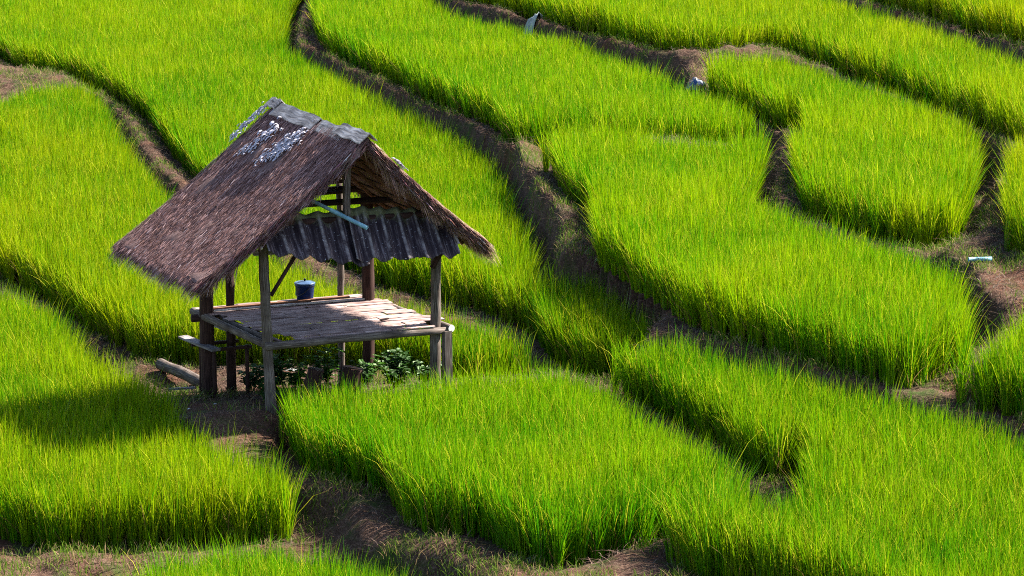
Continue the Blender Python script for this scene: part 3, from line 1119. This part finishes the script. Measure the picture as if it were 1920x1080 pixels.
# corrugated awning sheets across the gable
def awning(a0t, a1t, a0b, a1b, zt0, zt1, zb0, zb1, bt, bb0, bb1, waves, label):
    mb = MB()
    nu, nv = waves * 12, 14
    vs, us, fs = [], [], []
    ph = random.random()
    for i in range(nu + 1):
        k = i / nu
        for j in range(nv + 1):
            q = j / nv
            a = (a0t + (a1t - a0t) * k) * (1 - q) + (a0b + (a1b - a0b) * k) * q
            z = (zt0 + (zt1 - zt0) * k) * (1 - q) + (zb0 + (zb1 - zb0) * k) * q
            bbx = bt * (1 - q) + (bb0 + (bb1 - bb0) * k) * q
            wv = math.cos(2 * math.pi * (k * waves))
            amp = 0.033
            jag = 0.02 * math.sin(k * 31 + ph * 7) * (1 if q == 1 else 0) + (random.uniform(-.008, .008) if q == 1 else 0)
            vs.append(hp(a, bbx + 0.7 * amp * wv + jag, z + 0.72 * amp * wv - jag - 0.015 * math.sin(q * math.pi)))
            us.append((k * waves * 0.27, q * 0.95))
    W = nv + 1
    for i in range(nu):
        for j in range(nv):
            fs.append((i * W + j, (i + 1) * W + j, (i + 1) * W + j + 1, i * W + j + 1))
    mb.add(vs, fs, us)
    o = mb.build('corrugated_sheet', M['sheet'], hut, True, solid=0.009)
    o['label'] = label


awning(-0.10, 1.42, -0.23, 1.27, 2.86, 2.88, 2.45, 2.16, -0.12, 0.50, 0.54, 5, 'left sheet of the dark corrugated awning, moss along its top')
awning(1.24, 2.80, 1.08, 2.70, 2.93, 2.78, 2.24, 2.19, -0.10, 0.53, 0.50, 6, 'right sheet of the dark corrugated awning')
MB().box(hp(2.79, -0.10, 2.78), hp(2.72, 0.42, 2.36), 0.035, 0.02).build('edge_batten', M['greywood'], hut, bevel=0.004)
MB().box(hp(-0.13, -0.02, 2.66), hp(-0.28, 0.40, 2.50), 0.035, 0.03).build('edge_batten', M['greywood'], hut, bevel=0.004)

# ------------------------------------------------------------------ things on and under the hut
bk = empty('bucket', hp(1.77, -2.42, 1.065))
tag(bk, 'dark blue plastic bucket with a pale lid on the back of the hut platform', 'bucket')
c = ROOT_LOC[bk.name]
MB().lathe(c, [(0.118, 0.0), (0.125, 0.01), (0.148, 0.22), (0.150, 0.235), (0.158, 0.24), (0.158, 0.262), (0.148, 0.265)]).build('bucket_body', M['blue'], bk, True)
ld = MB().lathe(c, [(0.156, 0.2655), (0.163, 0.268), (0.164, 0.282), (0.150, 0.290), (0.132, 0.288), (0.10, 0.300), (0.03, 0.312), (0.001, 0.313)]).build('lid', M['lid'], bk, True)
MB().lathe(c + np.array([0, 0, 0.312]), [(0.014, 0.0), (0.012, 0.012), (0.022, 0.018), (0.020, 0.032), (0.004, 0.036)], 14).build('knob', M['black'], ld, True)
ha = []
for i in range(17):
    t = math.pi * i / 16
    # bail hanging down on the camera side, hinged left and right
    q = np.array([-math.cos(t) * 0.163, -0.10 * math.sin(t) - 0.035 * math.sin(t), 0.225 - 0.135 * math.sin(t)])
    R_ = math.radians(-62)
    ha.append(c + np.array([q[0] * math.cos(R_) - q[1] * math.sin(R_), q[0] * math.sin(R_) + q[1] * math.cos(R_), q[2]]))
MB().tube(ha, 0.008).build('handle', M['black'], bk, True)


def single(o, label, cat, group=None):
    return tag(o, label, cat, group)


single(MB().box(hp(0.16, -2.30, 1.082), hp(2.42, -2.28, 1.098), 0.075, 0.034).build('loose_board', M['redwood'], None, bevel=0.005),
       'long brown board lying along the back of the hut platform in front of the bucket', 'board')
single(MB().box(hp(0.18, -2.17, 1.078), hp(2.72, -2.14, 1.078), 0.07, 0.022).build('loose_board', M['greywood'], None, bevel=0.005),
       'thin grey board on the platform, just nearer than the brown board', 'board')
single(MB().box(hp(2.0, -0.53, 1.085), hp(2.16, -0.60, 1.09), 0.05, 0.02).build('loose_board', M['darkwood'], None, bevel=0.005),
       'short dark stick lying on the right part of the platform', 'stick')
r0, r1 = hp(0.66, -0.46, 3.13), hp(1.26, 0.50, 2.71)
pp = empty('water_pipe', r0)
tag(pp, 'pale blue plastic pipe sticking out over the corrugated awning of the hut', 'pipe')
mid_ = r0 + (r1 - r0) * 0.52
MB().log(r0, mid_, 0.027, 0.027, 16, 4, 0.0, cap=True).build('pipe_back', M['pvcdirty'], pp, True)
MB().log(mid_ - (r1 - r0) * 0.02, r1, 0.031, 0.031, 16, 4, 0.0, hollow=0.22).build('pipe_end', M['pvc'], pp, True)

def ground_at(px, py, z=0.5):
    for _ in range(25):
        P = on_plane(px, py, z)
        z = 0.5 * z + 0.5 * terr1(P[0], P[1])
    return P


# log and planks at the left of the hut
g0, g1 = ground_at(302, 694), ground_at(384, 733)
for g in (g0, g1):
    g[2] = terr1(g[0], g[1]) + 0.10
single(MB().log(g0, g1, 0.095, 0.10, 14, 8, 0.01, 0.02).build('log', M['post'], None, True),
       'thick grey log lying on the ground left of the hut', 'log')


def resting_plank(p0, p1, wdt, mat, name, label, cat):
    z = max(terr1(p0[0], p0[1]), terr1(p1[0], p1[1]))
    return single(MB().box(p0, p1, wdt, 0.035).build(name, mat, None, bevel=0.005), label, cat)


bn = empty('low_bench', hp(0.30, -2.9, terr1(*hp(0.30, -2.9, 0)[:2])))
tag(bn, 'low bench of two pale planks half hidden behind the thick dark corner post', 'bench')
zt = 0.56
for (aa, bb_) in ((0.10, -2.45), (0.10, -2.0), (0.62, -2.45), (0.62, -2.0)):
    P = hp(aa, bb_, 0)
    MB().log(hp(aa, bb_, terr1(P[0], P[1]) - 0.1), hp(aa, bb_, zt - 0.02), 0.035, 0.03, 8, 4, 0.004).build('leg', M['darkwood'], bn, True)
MB().box(hp(0.0, -2.85, zt), hp(0.02, -1.75, zt), 0.16, 0.035).build('plank', M['plank'], bn, bevel=0.005)
MB().box(hp(0.58, -2.95, zt + 0.12), hp(0.60, -1.85, zt + 0.12), 0.13, 0.035).build('plank', M['plank'], bn, bevel=0.005)
MB().box(hp(-0.05, -2.45, zt - 0.05), hp(0.7, -2.45, zt - 0.05), 0.05, 0.05).build('rail', M['darkwood'], bn, bevel=0.005)
MB().box(hp(-0.05, -2.0, zt - 0.05), hp(0.7, -2.0, zt - 0.05), 0.05, 0.05).build('rail', M['darkwood'], bn, bevel=0.005)
single(MB().box(hp(-0.38, -2.55, terr1(*hp(-0.38, -2.55, 0)[:2]) + 0.12), hp(0.0, -2.45, terr1(*hp(0, -2.45, 0)[:2]) + 0.14), 0.06, 0.03).build('stick', M['plank'], None, bevel=0.004),
       'short pale stick on the ground left of the dark corner post', 'stick')


def stump(a, b_, r, h, label, lean=0.1):
    P = hp(a, b_, 0)
    z = terr1(P[0], P[1])
    o = MB().log(hp(a, b_, z - 0.08), hp(a + lean, b_, z + h), r * 1.15, r, 16, 9, 0.02, 0.02).build('stump', M['darkwood'], None, True)
    single(o, label, 'stump')


stump(0.98, -0.75, 0.12, 0.44, 'dark leaning stump under the platform, right of the grey front post')
stump(1.62, -0.85, 0.15, 0.38, 'thick dark stump under the middle of the platform')


# leafy weeds under the platform
def weed(a, b_, h, r, n, label, col):
    P = hp(a, b_, 0)
    z = terr1(P[0], P[1])
    root = empty('weed_plant', hp(a, b_, z))
    tag(root, label, 'plant', 'leafy weeds under the hut')
    st, lf = MB(), MB()
    c0 = hp(a, b_, z - 0.02)
    for k in range(7):
        t = random.random() * 6.28
        tip = c0 + np.array([math.cos(t) * r * random.uniform(.2, .8), math.sin(t) * r * random.uniform(.2, .8), h * random.uniform(.6, 1)])
        midp = (c0 + tip) / 2 + np.array([0, 0, 0.05])
        st.tube([c0, midp, tip], 0.005, 5, (0.05, 0.10, 0.015))
        for _ in range(n // 7):
            q = random.uniform(0.35, 1.0)
            p = c0 + (tip - c0) * q
            th = random.random() * 6.28
            L, Wd = random.uniform(0.07, 0.14), random.uniform(0.05, 0.09)
            d = np.array([math.cos(th), math.sin(th), random.uniform(-.3, .4)])
            s_ = np.array([-math.sin(th), math.cos(th), random.uniform(-.3, .3)])
            f = random.uniform(0.6, 1.3)
            lf.add([p, p + d * L * .35 + s_ * Wd / 2, p + d * L * .75 + s_ * Wd * .35, p + d * L - np.array([0, 0, .02]), p + d * L * .75 - s_ * Wd * .35, p + d * L * .35 - s_ * Wd / 2],
                   [(0, 1, 2, 3), (0, 3, 4, 5)], None, tuple(x * f for x in col))
    st.build('stem', M['weed'], root, tint=True)
    lf.build('leaves', M['weed'], root, tint=True)


for i, (a, b_, h, r, lab) in enumerate((
        (1.15, -1.6, 0.62, 0.30, 'leafy green weed behind the dark leaning stump'),
        (1.75, -1.75, 0.70, 0.34, 'broad leaved weed standing behind the thick stump'),
        (2.25, -1.5, 0.55, 0.34, 'dense weed clump left of the back right post'),
        (2.35, -0.65, 0.45, 0.34, 'low dark weed clump just left of the front right post'),
        (0.60, -1.35, 0.42, 0.26, 'small weed in the shade behind the grey front post'),
        (0.35, -0.55, 0.28, 0.20, 'small weed at the foot of the grey front post'),
        (2.95, -0.9, 0.5, 0.3, 'weed clump growing right of the front right post'),
        (2.85, -1.7, 0.6, 0.36, 'tall weed clump outside the platform between the two right posts'),
        (1.95, -1.15, 0.5, 0.34, 'dark weed clump close behind the thick stump'),
        (1.30, -2.2, 0.6, 0.32, 'weed clump at the back edge of the platform below the bucket'),
        (0.85, -2.3, 0.5, 0.3, 'weed clump at the back of the hut right of the low bench'))):
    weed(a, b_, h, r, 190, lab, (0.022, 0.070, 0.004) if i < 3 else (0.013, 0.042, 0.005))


# dead leaves, scraps
def scrap(px, py, z, size, mat, name, label, cat, n=7, grp=None, flat=0.4):
    P = ground_at(px, py, z)
    zz = terr1(P[0], P[1])
    P[2] = zz
    mb = MB()
    k = 10
    vs, us, fs = [], [], []
    ph = [random.uniform(0.6, 1.2) for _ in range(k)]
    for ring, (rr, hz) in enumerate(((1.0, 0.0), (0.85, 0.45), (0.5, 0.85), (0.15, 1.0))):
        for j in range(k):
            t = 2 * math.pi * j / k
            q = rr * ph[(j + ring) % k] * random.uniform(0.8, 1.2)
            vs.append(P + np.array([math.cos(t) * q * size, math.sin(t) * q * size * 0.8, (hz + random.uniform(-.16, .16)) * size * flat - 0.01]))
            us.append((t, rr))
    for i in range(3):
        for j in range(k):
            fs.append((i * k + j, i * k + (j + 1) % k, (i + 1) * k + (j + 1) % k, (i + 1) * k + j))
    fs.append(tuple(3 * k + j for j in range(k)))
    fs.append(tuple(range(k - 1, -1, -1)))
    mb.add(vs, fs, us)
    return single(mb.build(name, mat, None), label, cat, grp)


for (px, py, lab) in ((404, 757, 'white scrap on the trodden earth left of the grey front post'),
                      (355, 766, 'tiny white scrap at the left end of the trodden earth'),
                      (429, 724, 'white scrap in the shade under the hut beside the dark corner post')):
    scrap(px, py, -0.05, 0.035, M['white'], 'plastic_scrap', lab, 'litter', grp='white scraps by the hut')
scrap(545, 694, -0.05, 0.10, M['sack'], 'plastic_scrap', 'pale crumpled wrapper under the platform right of the grey front post', 'litter')

for k, (a, b_, ln, lab) in enumerate(((1.05, -0.45, 0.45, 'curled dry reddish leaf at the foot of the leaning stump'),
                                      (1.35, -0.4, 0.6, 'long dry stalk lying in front of the thick stump'))):
    z = terr1(*hp(a, b_, 0)[:2])
    mb = MB()
    vs, fs = [], []
    for i in range(8):
        q = i / 7
        cc = hp(a + ln * (q - .5), b_ + 0.12 * q, z + 0.10 + 0.16 * (1 - k) * math.sin(q * 3) - 0.05 * q)
        wd = 0.09 * math.sin(0.3 + q * 2.6)
        vs += [cc + HV * wd / 2 + np.array([0, 0, .03]), cc - HV * wd / 2, ]
    fs = [(2 * i, 2 * i + 1, 2 * i + 3, 2 * i + 2) for i in range(7)]
    mb.add(vs, fs)
    single(mb.build('dry_leaf', M['redwood'], None, solid=0.006), lab, 'dry leaf')

# ------------------------------------------------------------------ things on the far paths




P0 = ground_at(1815, 515); P1 = ground_at(1860, 512)
P1 = P0 + np.array([(1860 - 1815) / FOC * P0[1], 0.05, 0.0])
zp = max(terr1(*(P0 + (P1 - P0) * k / 6)[:2]) for k in range(7)) + 0.03
P0[2] = zp; P1[2] = zp
single(MB().log(P0, P1, 0.036, 0.036, 16, 4, 0.0, hollow=0.2).build('water_pipe', M['pvcdull'], None, True),
       'short pale blue pipe lying on the bare earth slope at the right edge', 'pipe')

scrap(1303, 150, 1.4, 0.25, M['bag'], 'plastic_bag', 'crumpled blue and brown plastic bag dumped on the path beside the comma shaped paddy', 'bag', flat=0.95)
P = ground_at(990, 46, 1.9)
mb = MB()
vs, fs = [], []
n = 9
for i in range(n):
    for j in range(6):
        u_, v_ = i / (n - 1), j / 5
        x_ = (u_ - 0.5) * 0.72; y_ = (v_ - 0.5) * 0.9
        zf = terr1(P[0] + x_, P[1] + y_) + 0.02
        fold = 0.17 * math.exp(-((u_ - 0.82) / 0.12) ** 2) + 0.05 * math.sin(u_ * 14 + v_ * 5) + 0.03 * random.random()
        vs.append((P[0] + x_, P[1] + y_, zf + abs(fold)))
for i in range(n - 1):
    for j in range(5):
        fs.append((i * 6 + j, (i + 1) * 6 + j, (i + 1) * 6 + j + 1, i * 6 + j + 1))
mb.add(vs, fs)
single(mb.build('plastic_sheet', M['sack'], None, True, solid=0.006), 'pale grey plastic sheet crumpled on the path at the top of the picture', 'sheet')
P = ground_at(1437, 208, 1.3)
single(MB().box(P + np.array([-0.08, 0, 0.06]), P + np.array([0.06, -0.1, 0.16]), 0.03, 0.015).build('stick', M['white'], None),
       'thin white stick on the path below the head of the comma shaped paddy', 'stick')
